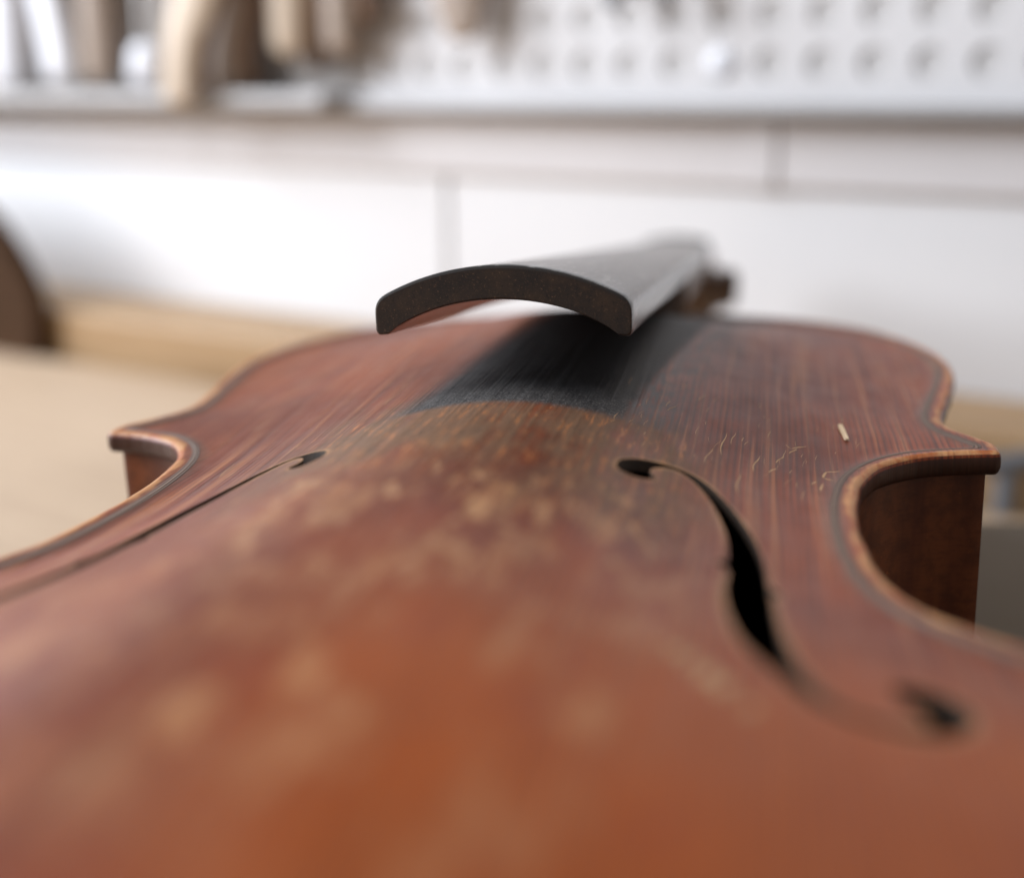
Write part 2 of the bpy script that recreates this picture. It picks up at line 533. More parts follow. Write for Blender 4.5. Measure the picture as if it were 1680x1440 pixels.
M_TOP = spruce_varnish()
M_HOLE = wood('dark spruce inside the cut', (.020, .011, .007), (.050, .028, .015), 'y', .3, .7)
M_BARE = wood('bare spruce in the cut', (.34, .19, .09), (.50, .31, .16), 'y', .3, .6)
M_RIB = maple('dark maple ribs', (.095, .021, .007), (.19, .050, .014), .42, .05)
M_BACK = maple('dark maple back', (.10, .034, .014), (.17, .062, .024))
M_NECK = maple('brown maple neck', (.095, .050, .028), (.17, .095, .055))
M_EBONY = ebony('worn ebony with painted sheen', (.042, .039, .036), (.23, .22, .21), .30)  # worn grey lightened to paint in part of the wall sheen
M_PEGWOOD = wood('brown rosewood', (.050, .026, .015), (.095, .052, .030), 'x', .3, .5)
M_EBEND = ebony('sawn ebony end', (.024, .018, .014), (.064, .038, .021), .6, True)
M_PURF1 = plain('black purfling', (.095, .056, .038), .5)
M_PURF2 = plain('grey purfling core', (.13, .080, .055), .5)
M_BENCH = wood('pale bench wood', (.385, .275, .185), (.46, .34, .235), 'x', 2.2, .55)
M_LEDGE = wood('golden pine', (.28, .165, .075), (.40, .255, .13), 'x', 1.6, .5)
M_WALNUT = wood('dark walnut', (.030, .013, .005), (.066, .032, .014), 'x', 1.0, .8, 0, .2, .12)
M_CREAM = wood('cream limewood', (.48, .37, .27), (.62, .51, .40), 'z', 1.0, .5)
M_TAUPE = wood('grey brown beech', (.27, .205, .165), (.40, .32, .26), 'z', 1.0, .5)
M_BROWN = wood('brown pear wood', (.075, .036, .016), (.16, .080, .036), 'z', 1.0, .45)
M_WALL = plain('white painted panel', (.74, .73, .735), .55, 0, .035, .010)
M_BAND = plain('pale grey painted strip', (.66, .625, .62), .55, 0, .06, .012)
M_PEG = plain('white enamelled steel', (.68, .665, .67), .4, 0, .04, .01)
M_ALU = plain('dull aluminium', (.36, .345, .34), .45, .35, .08, .02)
M_BOARD = plain('grey brown backboard', (.37, .335, .31), .6, 0, .10, .02)
M_STEEL = plain('bright steel', (.82, .83, .86), .16, 1.0, .03, .02)
M_IRON = plain('dark iron', (.055, .052, .055), .4, .6, .1, .05)
M_PAD = plain('grey brown felt', (.12, .094, .068), .9, 0, .12, .03)
M_HOLE_SHADE = plain('painted shade of panel holes', (.56, .545, .54), .7, 0, .06, .02)  # even grey standing in for shade inside the panel holes
M_KNOB = plain('blue grey iron', (.16, .17, .19), .5, .2, .1, .05)
M_ENAMEL_SHINE = plain('white enamel and painted shine', (.80, .81, .86), .3, 0, .04, .02)  # also the painted shine of the chrome blade and hook
M_SPLINT = wood('fresh spruce splinter', (.62, .42, .24), (.80, .62, .42), 'y', .2, .6)

# ------------------------------------------------------------------ the violin
# rotation and place of the violin as it lies on its arched back on the bench
ROT = Matrix(((0.97907, 0.20102, -0.03070), (-0.20032, 0.97942, 0.02374), (0.03489, -0.01705, 0.99924)))
violin = empty('violin')
ROT4 = ROT.to_4x4()
violin.location = (-0.04553, -0.02219, 0.10081)
violin.rotation_mode = 'QUATERNION'
violin.rotation_quaternion = ROT.to_quaternion()
tag(violin, 'old worn red brown violin without strings or bridge lying on the bench', 'violin')

Q = outline()
A = Arch(Q)
F_HALF = [(21.6, 195), (22.2, 198.2), (24.3, 200.9), (27.2, 202.6), (30, 203.1), (32.4, 202.3), (34.6, 199.9), (36.8, 195.8),
          (39, 190), (40.8, 183.5), (41.9, 177), (42.5, 170.5), (42.8, 166), (44.2, 163.7), (43.1, 161.5), (43.5, 156),
          (43.9, 150.5), (44.6, 145.3), (45.4, 140.7), (46.5, 136.8), (47.6, 133.9), (50, 131.3), (53, 130.8), (55.6, 131.3),
          (56.5, 132.8), (55.7, 135.4), (54.2, 138.2), (54.0, 140.4), (55.6, 141.7), (58.4, 141.2), (60.4, 139.2), (61, 136.4), (60.1, 133.3), (58.2, 130.9),
          (55, 129.3), (51.5, 129.2), (48.2, 130.2), (45.6, 132.3), (43.6, 135.6), (41.4, 139.3), (39.9, 143.3), (39.0, 147.8),
          (38.3, 153.4), (37.9, 159.3), (38.1, 164.8), (37.9, 167.3), (36.4, 169.3), (37.7, 171.2), (37.7, 176), (37.3, 181.5),
          (36.3, 187.6), (35, 193), (33.3, 197.6), (31.5, 200.6), (29.7, 201.9), (27.9, 201.3), (26.5, 199.3), (26.1, 197.1),
          (27.2, 195.1), (25.8, 193.0), (24, 192.1), (22.3, 192.9)]


def closed_curve(P, step):
    P = np.array(P, float)
    n = len(P)
    out = []
    for i in range(n):
        a, b, c, d = P[i - 1], P[i], P[(i + 1) % n], P[(i + 2) % n]
        for u in np.linspace(0, 1, 8, endpoint=False):
            out.append(.5 * ((2 * b) + (c - a) * u + (2 * a - 5 * b + 4 * c - d) * u * u + (3 * b - a - 3 * c + d) * u ** 3))
    return resample(np.array(out), step, True)


FR = closed_curve(F_HALF, .6)[::-1]            # turned so that it runs counter-clockwise
if np.sum(FR[:, 0] * np.roll(FR[:, 1], -1) - FR[:, 1] * np.roll(FR[:, 0], -1)) < 0:
    FR = FR[::-1]
FL = (FR * [-1, 1])[::-1]


def height(Pxy, d):
    return A(Pxy) + edgez(d)


def cdt_faces(rings, extra):
    """triangulate: rings are closed constraint loops, extra loose points"""
    V, E = [], []
    for r in rings:
        s = len(V)
        V += [Vector(p) for p in r]
        E += [(s + i, s + (i + 1) % len(r)) for i in range(len(r))]
    V += [Vector(p) for p in extra]
    v2, e2, f2, *_ = delaunay_2d_cdt(V, E, [], 0, 1e-5)
    v2 = np.array([tuple(v) for v in v2])
    f2 = np.array([f for f in f2 if len(f) == 3])
    return v2, f2


def plate_grid(step, Q0, near, holes=()):
    x = np.arange(-104, 104.1, step)
    y = np.arange(18, 380, step * .9)
    X, Y = np.meshgrid(x, y)
    X = X + ((np.arange(len(y)) % 2) * step * .5)[:, None]
    P = np.stack([X.ravel(), Y.ravel()], 1)
    P = P[inside(Q0, P)]
    P = P[dist(Q0, P) > near]
    for h in holes:
        lo, hi = h.min(0) - 2, h.max(0) + 2
        k = ((P > lo) & (P < hi)).all(1)
        kill = np.zeros(len(P), bool)
        q = P[k]
        kill[k] = inside(h, q) | (dist(h, q) < .55)
        P = P[~kill]
    return P


# --- top plate
EDGE = [(1.3, None), (.75, .50), (.32, .18), (.06, -.35), (0.0, -1.1), (0.02, -2.2), (.25, -2.9), (.7, -3.35), (1.2, -3.5)]
NIN = normals_in(Q)
NIN = smooth_closed(NIN, it=3)
NIN /= np.linalg.norm(NIN, axis=1)[:, None]
wob = np.interp(np.arange(len(Q)), np.linspace(0, len(Q), 190), np.random.default_rng(3).uniform(-.2, .2, 190))
Qw = Q + NIN * wob[:, None]
ring0 = Qw + NIN * 1.3
loose = np.concatenate([offset(Q, d) for d in (2.4, 3.4, 4.4, 5.4, 6.6)])
loose = loose[np.random.default_rng(1).permutation(len(loose))]
for h in (FR, FL):
    loose = loose[dist(h, loose) > 1.0]
rimF = []
for h in (FR, FL):                              # a loose ring just outside each sound hole
    o = h - normals_in(h) * .8
    o = o[(dist(h, o) > .7) & ~inside(h, o)]
    rimF.append(resample(o, 1.0, True))
rimF = np.concatenate([r[(dist(FR, r) > .6) & (dist(FL, r) > .6)] for r in rimF])
v2, f2 = cdt_faces([ring0, FR, FL], np.concatenate([plate_grid(1.7, ring0, 5.9, (FR, FL)), loose, rimF]))
cen = v2[f2].mean(1)
keep = inside(ring0, cen) & ~inside(FR, cen) & ~inside(FL, cen)
f2 = f2[keep]
ar = np.cross(v2[f2[:, 1]] - v2[f2[:, 0]], v2[f2[:, 2]] - v2[f2[:, 0]])
f2[ar < 0] = f2[ar < 0][:, ::-1]
dQ = dist(Q, v2)
zz = height(v2, dQ)
V = [np.column_stack([v2, zz])]
Fc = [tuple(f) for f in f2]
nv = len(v2)
ED = [np.minimum(dQ, 20)]
# rounded rim; its first ring sits on the plate boundary
z0 = height(ring0, dist(Q, ring0))
prev = None
n = len(Q)
for (d, zr) in EDGE:
    P2 = Qw + NIN * d
    zc = z0 if zr is None else (z0 - .6 + zr if zr > -.4 else np.full(n, zr))
    if zr is not None and zr > -.4:
        zc = np.minimum(zc, z0 - .02)
    V.append(np.column_stack([P2, zc]))
    ED.append(np.full(n, d * .6 if zr is None or zr > -.3 else 25.0))
    if prev is not None:
        for i in range(n):
            j = (i + 1) % n
            Fc.append((prev + i, nv + i, nv + j, prev + j))
    prev = nv
    nv += n
# underside of the overhang
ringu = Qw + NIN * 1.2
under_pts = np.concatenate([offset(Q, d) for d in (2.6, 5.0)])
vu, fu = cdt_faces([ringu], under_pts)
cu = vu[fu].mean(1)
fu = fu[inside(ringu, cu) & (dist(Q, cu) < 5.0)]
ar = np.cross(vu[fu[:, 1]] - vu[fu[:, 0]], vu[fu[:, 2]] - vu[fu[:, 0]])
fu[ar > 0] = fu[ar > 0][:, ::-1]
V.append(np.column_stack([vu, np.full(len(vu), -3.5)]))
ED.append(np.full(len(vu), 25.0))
Fc += [tuple(f + nv) for f in fu]
nv += len(vu)
n_main = len(Fc)
# walls of the sound holes, spruce coloured almost black
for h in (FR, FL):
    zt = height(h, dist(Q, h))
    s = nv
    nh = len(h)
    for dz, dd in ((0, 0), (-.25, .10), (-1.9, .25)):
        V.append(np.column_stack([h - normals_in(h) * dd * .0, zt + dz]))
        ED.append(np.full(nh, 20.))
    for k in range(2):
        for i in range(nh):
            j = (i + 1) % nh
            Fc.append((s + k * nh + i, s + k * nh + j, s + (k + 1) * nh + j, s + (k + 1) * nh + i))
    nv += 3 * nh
V = np.concatenate(V)
ED = np.concatenate(ED)
ED[(ED > 20) & (ED < 25)] = 20
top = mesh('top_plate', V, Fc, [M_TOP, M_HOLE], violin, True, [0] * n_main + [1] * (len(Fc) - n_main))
HD = np.full(len(V), 20.)
for h in (FR, FL):
    k = ((V[:, :2] > h.min(0) - 8) & (V[:, :2] < h.max(0) + 8)).all(1)
    HD[k] = np.minimum(HD[k], dist(h, V[k, :2]))
for nm, arr in (('edge_d', ED), ('hole_d', HD)):
    at = top.data.attributes.new(nm, 'FLOAT', 'POINT')
    at.data.foreach_set('value', arr.astype(np.float32))

# --- purfling: three thin strips let into the top, 4 mm from the edge
for d0, d1, m, nm in ((2.75, 3.05, M_PURF1, 'purfling'), (3.05, 3.6, M_PURF2, 'purfling'), (3.6, 3.95, M_PURF1, 'purfling')):
    mid = offset(Q, (d0 + d1) / 2)
    ni = normals_in(mid)
    a, b = mid - ni * (d1 - d0) / 2, mid + ni * (d1 - d0) / 2
    za, zb = height(a, dist(Q, a)) + .03, height(b, dist(Q, b)) + .03
    k = len(mid)
    VV = np.concatenate([np.column_stack([a, za - .4]), np.column_stack([a, za]), np.column_stack([b, zb]), np.column_stack([b, zb - .4])])
    FF = [(r * k + i, r * k + (i + 1) % k, (r + 1) * k + (i + 1) % k, (r + 1) * k + i) for r in range(3) for i in range(k)]
    mesh(nm, VV, FF, m, top)

# --- varnish chips and scratches: slivers of bare wood, 0.04 mm proud
rg = np.random.default_rng(11)
CV, CF = [], []


def chip(x, y, ang, ln, wd):
    s = len(CV)
    c, q = math.cos(ang), math.sin(ang)
    k = 6
    L = []
    for sgn in (1, -1):
        for i in range(k + 1):
            u = i / k if sgn > 0 else 1 - i / k
            ww = sgn * wd * (math.sin(math.pi * u) ** .6) * rg.uniform(.4, 1.0)
            bend = .03 * ln * math.sin(u * 5)
            L.append((x + c * (u - .5) * ln - q * (ww + bend), y + q * (u - .5) * ln + c * (ww + bend)))
    L = np.array(L)
    Z = height(L, dist(Q, L)) + .03
    CV.extend([(p[0], p[1], z) for p, z in zip(L, Z)])
    m = len(L)
    for i in range(k):
        CF.append((s + i, s + i + 1, s + m - 2 - i, s + m - 1 - i))


for x, y, a, ln, wd in ((46.3, 227.9, 1.2, 3.5, .22), (47.3, 230.3, .9, 4.0, .24), (45.6, 229.5, 2.2, 1.8, .15),
                        (40.6, 217.7, 1.5, 9, .16), (44.2, 222.5, 1.3, 4.5, .2), (51.0, 219.5, 1.4, 3.4, .35), (52.4, 221.5, .5, 2.6, .25),
                        (51.6, 217.2, 2.4, 2.4, .22), (50.4, 213.2, 1.5, 4.0, .28), (49.3, 214.8, 1.2, 2.2, .2), (43.1, 216.6, 1.2, 3.2, .2),
                        (35.4, 222, 1.57, 12, .14), (33.4, 214, 1.5, 9, .12), (38.2, 206, 1.6, 10, .14), (36.8, 226, 1.52, 7, .1),
                        (34.6, 134.6, 1.35, 4.2, .8), (35.9, 133.0, 1.4, 3.8, .7), (37.4, 131.0, 1.35, 5.0, 1.1), (39.0, 129.4, 1.4, 4.6, .95), (41.4, 126.3, 1.45, 3.6, .7),
                        (33.4, 136.2, 1.3, 2.6, .4), (56.5, 222.5, .6, 1.6, .12), (42.5, 233, 1.5, 4, .1)):
    chip(x, y, a, ln, wd)
for i in range(60):                             # fine scratches along the grain on the upper bout and by the holes
    x, y = rg.uniform(18, 62), rg.uniform(206, 250)
    if A(np.array([[x, y]]))[0] < .3 or min(dist(FR, np.array([[x, y]]))[0], 9) < 2:
        continue
    chip(x, y, 1.5 + rg.normal(0, .12), rg.uniform(1.0, 6), rg.uniform(.03, .08))
for i in range(46):
    x, y = rg.uniform(-64, -18), rg.uniform(205, 262)
    if A(np.array([[x, y]]))[0] < .3:
        continue
    chip(x, y, 1.57 + rg.normal(0, .08), rg.uniform(3, 14), rg.uniform(.04, .10))
ch = mesh('varnish_scratches', CV, CF, M_BARE, top)
ch['kind'] = 'stuff'

# --- ribs: six strips of maple between the corners
inr = offset(Q, 2.0)


def tipidx(pt):
    return int(np.argmin(np.linalg.norm(inr - np.array(pt), axis=1)))


def rib(i0, i1, name='rib'):
    m = len(inr)
    ids = [(i0 + k) % m for k in range(((i1 - i0) % m) + 1)]
    p = inr[ids]
    t = np.gradient(p, axis=0)
    t /= np.linalg.norm(t, axis=1)[:, None]
    q = p + np.stack([-t[:, 1], t[:, 0]], 1) * 1.2
    k = len(p)
    VV = np.concatenate([np.column_stack([s, np.full(k, z)]) for s, z in ((p, -3.45), (p, -34.0), (q, -34.0), (q, -3.45))])
    FF = []
    for r in range(4):
        for i in range(k - 1):
            a, b = r * k + i, ((r + 1) % 4) * k + i
            FF.append((a, b, b + 1, a + 1))
    FF += [(0, 3 * k, 2 * k, k), (k - 1, 2 * k - 1, 3 * k - 1, 4 * k - 1)]
    o = mesh(name, VV, FF, M_RIB, violin)
    o.data.set_sharp_from_angle(angle=math.radians(40))
    return o


cLR, cUR = tipidx((94.2, 139.5)), tipidx((79.6, 236.8))
cUL, cLL = tipidx((-79.6, 236.8)), tipidx((-94.2, 139.5))
topi, boti = tipidx((0, 378)), tipidx((0, 20))
rib(cLR, cUR)
rib(cUR, topi)
rib(topi, cUL)
rib(cUL, cLL)
rib(cLL, boti)
rib(boti, cLR)

# --- back plate
rb0 = Q + NIN * 1.0
vb, fb = cdt_faces([rb0], np.concatenate([plate_grid(4.0, rb0, 4.0), offset(Q, 3.), offset(Q, 6.)]))
fb = fb[inside(rb0, vb[fb].mean(1))]
ar = np.cross(vb[fb[:, 1]] - vb[fb[:, 0]], vb[fb[:, 2]] - vb[fb[:, 0]])
fb[ar > 0] = fb[ar > 0][:, ::-1]
zb = -38.0 - A(vb) * 1.08
VV = [np.column_stack([vb, zb])]
FF = [tuple(f) for f in fb]
off = len(vb)
prev = None
zr0 = -38.0 - A(rb0) * 1.08
for d, z in ((1.0, None), (.3, -37.6), (0, -36.6), (0, -35.2), (.4, -34.4), (1.2, -34.0)):
    VV.append(np.column_stack([Q + NIN * d, zr0 if z is None else np.full(n, z)]))
    if prev is not None:
        FF += [(prev + i, prev + (i + 1) % n, off + (i + 1) % n, off + i) for i in range(n)]
    prev = off
    off += n
VV.append(np.column_stack([vb, np.full(len(vb), -34.02)]))     # inner face
FF += [tuple(off + i for i in f[::-1]) for f in fb]
back = mesh('back_plate', np.concatenate(VV), FF, M_BACK, violin)

# --- fingerboard, seen from its sawn end
FB_Y0, FB_Y1 = 221.3, 491.0


def fb_frame(y):
    s = (y - FB_Y0) / 251.0
    return 7.2 * s, 27.2 - 17.5 * s, 21.1 - (21.1 - 12.0) * (y - FB_Y0) / (FB_Y1 - FB_Y0)


def fb_section(y, hollow, inset=0.0, nr=14):
    cx, zt, hw = fb_frame(y)
    hw -= inset
    R = 42.0
    arc = lambda x: math.sqrt(R * R - x * x) - math.sqrt(R * R - hw * hw)
    pts = []
    rr = 1.1                                     # rounded shoulder between top and side
    e = 1.9
    bb = -5.7 + inset
    for a in np.linspace(-1, 1, 29):
        x = a * (hw - e)
        pts.append((x, arc(x) - inset))

    def bez(p, q, r, k):
        return [tuple((1 - u) ** 2 * np.array(p) + 2 * u * (1 - u) * np.array(q) + u * u * np.array(r)) for u in np.linspace(0, 1, k + 2)[1:]]
    side = bez((hw - e, arc(hw - e) - inset), (hw, arc(hw) - inset + .1), (hw, -2.1), 5) + [(hw, -4.4)] + bez((hw, -4.4), (hw, bb), (hw - .8, bb), 4)
    pts += side
    x1 = hw - 2.0
    for a in np.linspace(1, -1, 25):
        x = a * x1
        u = 1 - a * a
        pts.append((x, bb + .1 + hollow * 5.75 * (u ** .85)))
    pts += [(-px, pz) for px, pz in side[::-1]]
    return [(cx + px, y, zt + pz) for px, pz in pts]


secs = [fb_section(FB_Y0, 1, .35), fb_section(FB_Y0 + .12, 1, .1), fb_section(FB_Y0 + .4, 1)]
for y in np.linspace(FB_Y0 + 4, 360, 24):
    secs.append(fb_section(y, 1))
for y, h in ((366, .7), (371, .3), (375, 0.02), (379, 0)):
    secs.append(fb_section(y, h))
for y in np.linspace(390, FB_Y1, 12):
    secs.append(fb_section(y, 0))
VV, FF = loft(secs)
nq = len(secs[0])
idx = [1 if i < nq * 1 else 0 for i in range(len(FF))]
idx[-2] = 1
fb_o = mesh('fingerboard', VV, FF, [M_EBONY, M_EBEND], violin, True, idx)
bm = bmesh.new()
bm.from_mesh(fb_o.data)
bmesh.ops.recalc_face_normals(bm, faces=bm.faces[:])
bm.to_mesh(fb_o.data)
bm.free()
for p_ in fb_o.data.polygons:
    if p_.normal.y < -.98:
        p_.use_smooth = False
fb_o.data.set_sharp_from_angle(angle=math.radians(38))
bm = bmesh.new()
bm.from_mesh(fb_o.data)
capf = [f for f in bm.faces if f.normal.y < -.98]
for f in capf:
    for e in f.edges:
        e.smooth = False
cap_t = bmesh.ops.triangulate(bm, faces=capf)['faces']
for f in cap_t:
    f.smooth = False
    f.material_index = 1
bm.to_mesh(fb_o.data)
bm.free()

# --- neck with heel, nut, pegbox, scroll, pegs
secs = []
for y in np.linspace(372, 491, 26):
    cx, zt, hw = fb_frame(y)
    zt -= 5.75
    s = (y - 378) / (491 - 378)
    heel = max(0.0, 1 - max(0.0, (y - 372)) / 22.0) ** 1.7
    depth = 15.5 - 3 * s + heel * 30
    w_ = hw - .4
    ring = [(cx - w_, y, zt), (cx + w_, y, zt)]
    for a in np.linspace(0, math.pi, 17)[0:]:
        ring.append((cx + w_ * math.cos(a) * (1 - .12 * math.sin(a)), y, zt - .6 - depth * math.sin(a) ** .9))
    secs.append(ring)
VV, FF = loft(secs)
mesh('neck', VV, FF, M_NECK, violin)
cxn, ztn, hwn = fb_frame(491)
secs = []
for y, dz in ((491.1, .4), (491.6, .9), (494.5, .9), (495.6, .2)):
    ring = [(cxn + x, y, ztn + math.sqrt(42 ** 2 - x * x) - math.sqrt(42 ** 2 - hwn ** 2) + dz) for x in np.linspace(-hwn, hwn, 13)]
    ring += [(cxn + hwn, y, ztn - 5), (cxn - hwn, y, ztn - 5)]
    secs.append(ring)
VV, FF = loft(secs)
mesh('nut', VV, FF, M_EBONY, violin)
# pegbox: a tapering trough bending back
secs = []
zp = ztn - 2
for i, s in enumerate(np.linspace(0, 1, 12)):
    y = 491.2 + 66 * s
    zc = zp - 10 * s - 7 * s * s
    hw = 12.2 - 4.6 * s
    d = 18 - 4 * s
    tr = 1.0 if .08 < s < .92 else 0.0
    c = cxn + 1.9 * s
    ring = [(c - hw, y, zc), (c - hw + 4.5, y, zc), (c - hw + 4.6, y, zc - 9 * tr - .1), (c + hw - 4.6, y, zc - 9 * tr - .1), (c + hw - 4.5, y, zc), (c + hw, y, zc),
            (c + hw, y, zc - d * .7), (c + hw * .6, y, zc - d), (c - hw * .6, y, zc - d), (c - hw, y, zc - d * .7)]
    secs.append(ring)
VV, FF = loft(secs)
o = mesh('pegbox', VV, FF, M_NECK, violin)
o.data.set_sharp_from_angle(angle=math.radians(35))
cs = np.array([cxn + 2.1, 566.0, zp - 27.0])
secs = []
for a in np.linspace(0, 2 * math.pi * 2.1, 70):
    r = 15.5 - a * .95
    wd = 7.6 + a * .50
    th = 4.6 - a * .22
    p = cs + np.array([0, -math.cos(a + .9) * r, math.sin(a + .9) * r])
    rad = np.array([0, -math.cos(a + .9), math.sin(a + .9)])
    secs.append([tuple(p + np.array([1, 0, 0]) * wd * sx + rad * th * sr) for sx, sr in ((-1, -.7), (-.9, -1), (.9, -1), (1, -.7), (1, .7), (.75, 1), (-.75, 1), (-1, .7))])
VV, FF = loft(secs)
mesh('scroll', VV, FF, M_NECK, violin)
for k, (yy, sd) in enumerate(((504, 1), (518, -1), (533, 1), (547, -1))):
    s = (yy - 491) / 66
    zc = zp - 10 * s - 7 * s * s - 13
    c = cxn + 1.9 * s
    hw = 12.2 - 4.6 * s
    axis = [(-(hw + 1), 2.9), (hw, 3.4), (hw + .8, 3.5), (hw + 1.0, 4.8), (hw + 2.2, 5.0), (hw + 2.7, 3.2), (hw + 3.6, 3.6), (hw + 4.5, 5.5), (hw + 7, 6.6), (hw + 10, 5.6), (hw + 11, 3.0)]
    secs = []
    for j, (xx, r) in enumerate(axis):
        fl = 1.0 if j < 6 else .55
        secs.append([(c + sd * xx, yy + r * math.cos(a) * fl, zc + r * math.sin(a)) for a in np.linspace(0, 2 * math.pi, 14, endpoint=False)])
    VV, FF = loft(secs)
    mesh('peg', VV, FF, M_PEGWOOD, violin)

# --- loose splinter on the upper bout
sx, sy = 55.0, 241.5
sz = float(height(np.array([[sx, sy]]), np.array([20.]))[0])
secs = []
for u, wd in ((-1, .30), (-.96, .42), (.2, .50), (.95, .46), (1, .30)):
    px, py = sx + u * -.15 * 2.6, sy + u * 3.6
    zz_ = float(A(np.array([[px, py]]))[0]) + .12 + .25 * (u + 1) * .3
    secs.append([(px - wd - sx, py - sy, zz_ - sz), (px + wd - sx, py - sy, zz_ - sz), (px + wd * .7 - sx, py - sy, zz_ + .32 - sz), (px - wd * .7 - sx, py - sy, zz_ + .32 - sz)])
VV, FF = loft(secs)
sp = mesh('wood_splinter', VV, FF, M_SPLINT, None, False)
sp.matrix_world = Matrix.LocRotScale(violin.location, violin.rotation_quaternion, None) @ Matrix.Translation((sx / 1000, sy / 1000, sz / 1000))
tag(sp, 'tiny pale wood splinter lying on the dark varnish near the right upper corner', 'splinter')

# ------------------------------------------------------------------ bench, ledge, wall
vw = np.array([v.co[:] for v in back.data.vertices])
ROTn = np.array(ROT)
zmin = float((vw @ ROTn.T)[:, 2].min() + violin.location.z)
WALL_RZ = math.atan2(-.6, 1.0)
UNIT = .0014                                     # the wall and bench tables are in units of 1.4 mm
WALL_LOC = (0, .644, 0)
pad_top = zmin
zmin = 0.0


def in_wall(name, label=None, cat=None, group=None, kind=None, loc=None):
    """Empty in the wall's own frame: x along the wall to the right, y into it, z up (mm from the bench top)"""
    l = loc or (0, 0, 0)
    p = Vector(WALL_LOC) + Matrix.Rotation(WALL_RZ, 3, 'Z') @ Vector((l[0] * UNIT, l[1] * UNIT, 0)) + Vector((0, 0, l[2] * UNIT))
    return tag(empty(name, p, WALL_RZ), label, cat, group, kind)


pad = empty('foam_pad', (.07, .17, zmin))
tag(pad, 'flat grey brown foam pad on the bench carrying the violin', 'pad')
V_, F_ = box((-120, -150, .1), (150, 148, pad_top * 1000 - .15), 5, 3)
mesh('cushion', V_, F_, M_PAD, pad, True, None, .001).data.set_sharp_from_angle(angle=math.radians(50))

bench = in_wall('workbench', 'pale beige wooden workbench top under the violin with a golden ledge along its back', 'workbench')
bench.location.z = zmin
for i in range(5):
    y0 = -52 - 170 * (i + 1)
    mesh('bench_board', *box((-900, y0 + .4, -40), (700, y0 + 169.6, -.05 * (i % 2)), .8), M_BENCH, bench, False)
mesh('ledge', *box((-900, -47, -40), (700, -.6, 20), 2.2, 3), M_LEDGE, bench, False)

wall = in_wall('wall', None, None, None, 'structure')
xs = [-960, -500, -28.4, 420, 1050]
for a, b in zip(xs[:-1], xs[1:]):
    mesh('wall_panel', *box((a + 1.2, 0, -300), (b - 1.2, 2, 262), .6), M_WALL, wall, False)
mesh('wall_backing', *box((-960, 2.2, -299), (1050, 30, 261), 0), M_WALL, wall, False)

strip = in_wall('wall_strip', 'pale grey painted strip running along the white wall under the perforated panel', 'wall strip', loc=(0, -3, 0))
for a, b in ((-900, -150.2), (-149.8, 90.1), (90.2, 101), (101.1, 600)):
    mesh('strip_board', *box((a, -1.0 if a == 90.2 else 0, 80.5), (b, 2.7, 102), .5), M_BAND, strip, False)

rail = in_wall('shelf_rail', 'grey metal shelf rail along the wall carrying the wooden tools and perforated panel', 'shelf')
mesh('shelf', *box((-700, -24, 104), (-68, -.5, 109.5), 1), M_ALU, rail, False)
mesh('rail', *box((-67.5, -13, 102.6), (600, -.5, 106.2), .8), M_ALU, rail, False)

# perforated panel with real holes
peg = in_wall('perforated_panel', 'white perforated metal panel with rows of round holes above the grey rail', 'pegboard', loc=(0, -4.5, 0))
PIT = 16.35
bm_V, bm_F = [], []


def addv(p):
    bm_V.append(p)
    return len(bm_V) - 1


NS = 16
for r in range(9):
    for c in range(-9, 26):
        cx, cz = 97.6 + (c - 6) * PIT, 118.7 + r * 15.2
        h2, v2_ = PIT / 2, 7.6
        lo = 106.4 if r == 0 else cz - v2_
        fr, bk_, sq = [], [], []
        for k in range(NS):
            a = 2 * math.pi * k / NS
            ca, sa = math.cos(a), math.sin(a)
            fr.append(addv((cx + 4.9 * ca, 0, cz + 4.9 * sa)))
            bk_.append(addv((cx + 4.9 * ca, 1.0, cz + 4.9 * sa)))
            m_ = max(abs(ca), abs(sa))
            z_ = cz + v2_ * sa / m_
            sq.append(addv((cx + h2 * ca / m_, 0, lo if (r == 0 and sa < 0 and abs(sa) >= abs(ca) - 1e-6) else z_)))
        for k in range(NS):
            j = (k + 1) % NS
            bm_F.append((sq[k], sq[j], fr[j], fr[k]))
            bm_F.append((fr[k], fr[j], bk_[j], bk_[k]))
mesh('sheet', bm_V, bm_F, M_PEG, peg, False)
mesh('hole_shade_sheet', *box((-148, 1.1, 106.4), (418, 2.2, 246), 0), M_HOLE_SHADE, peg, False)  # added sheet, painted shade seen through the holes

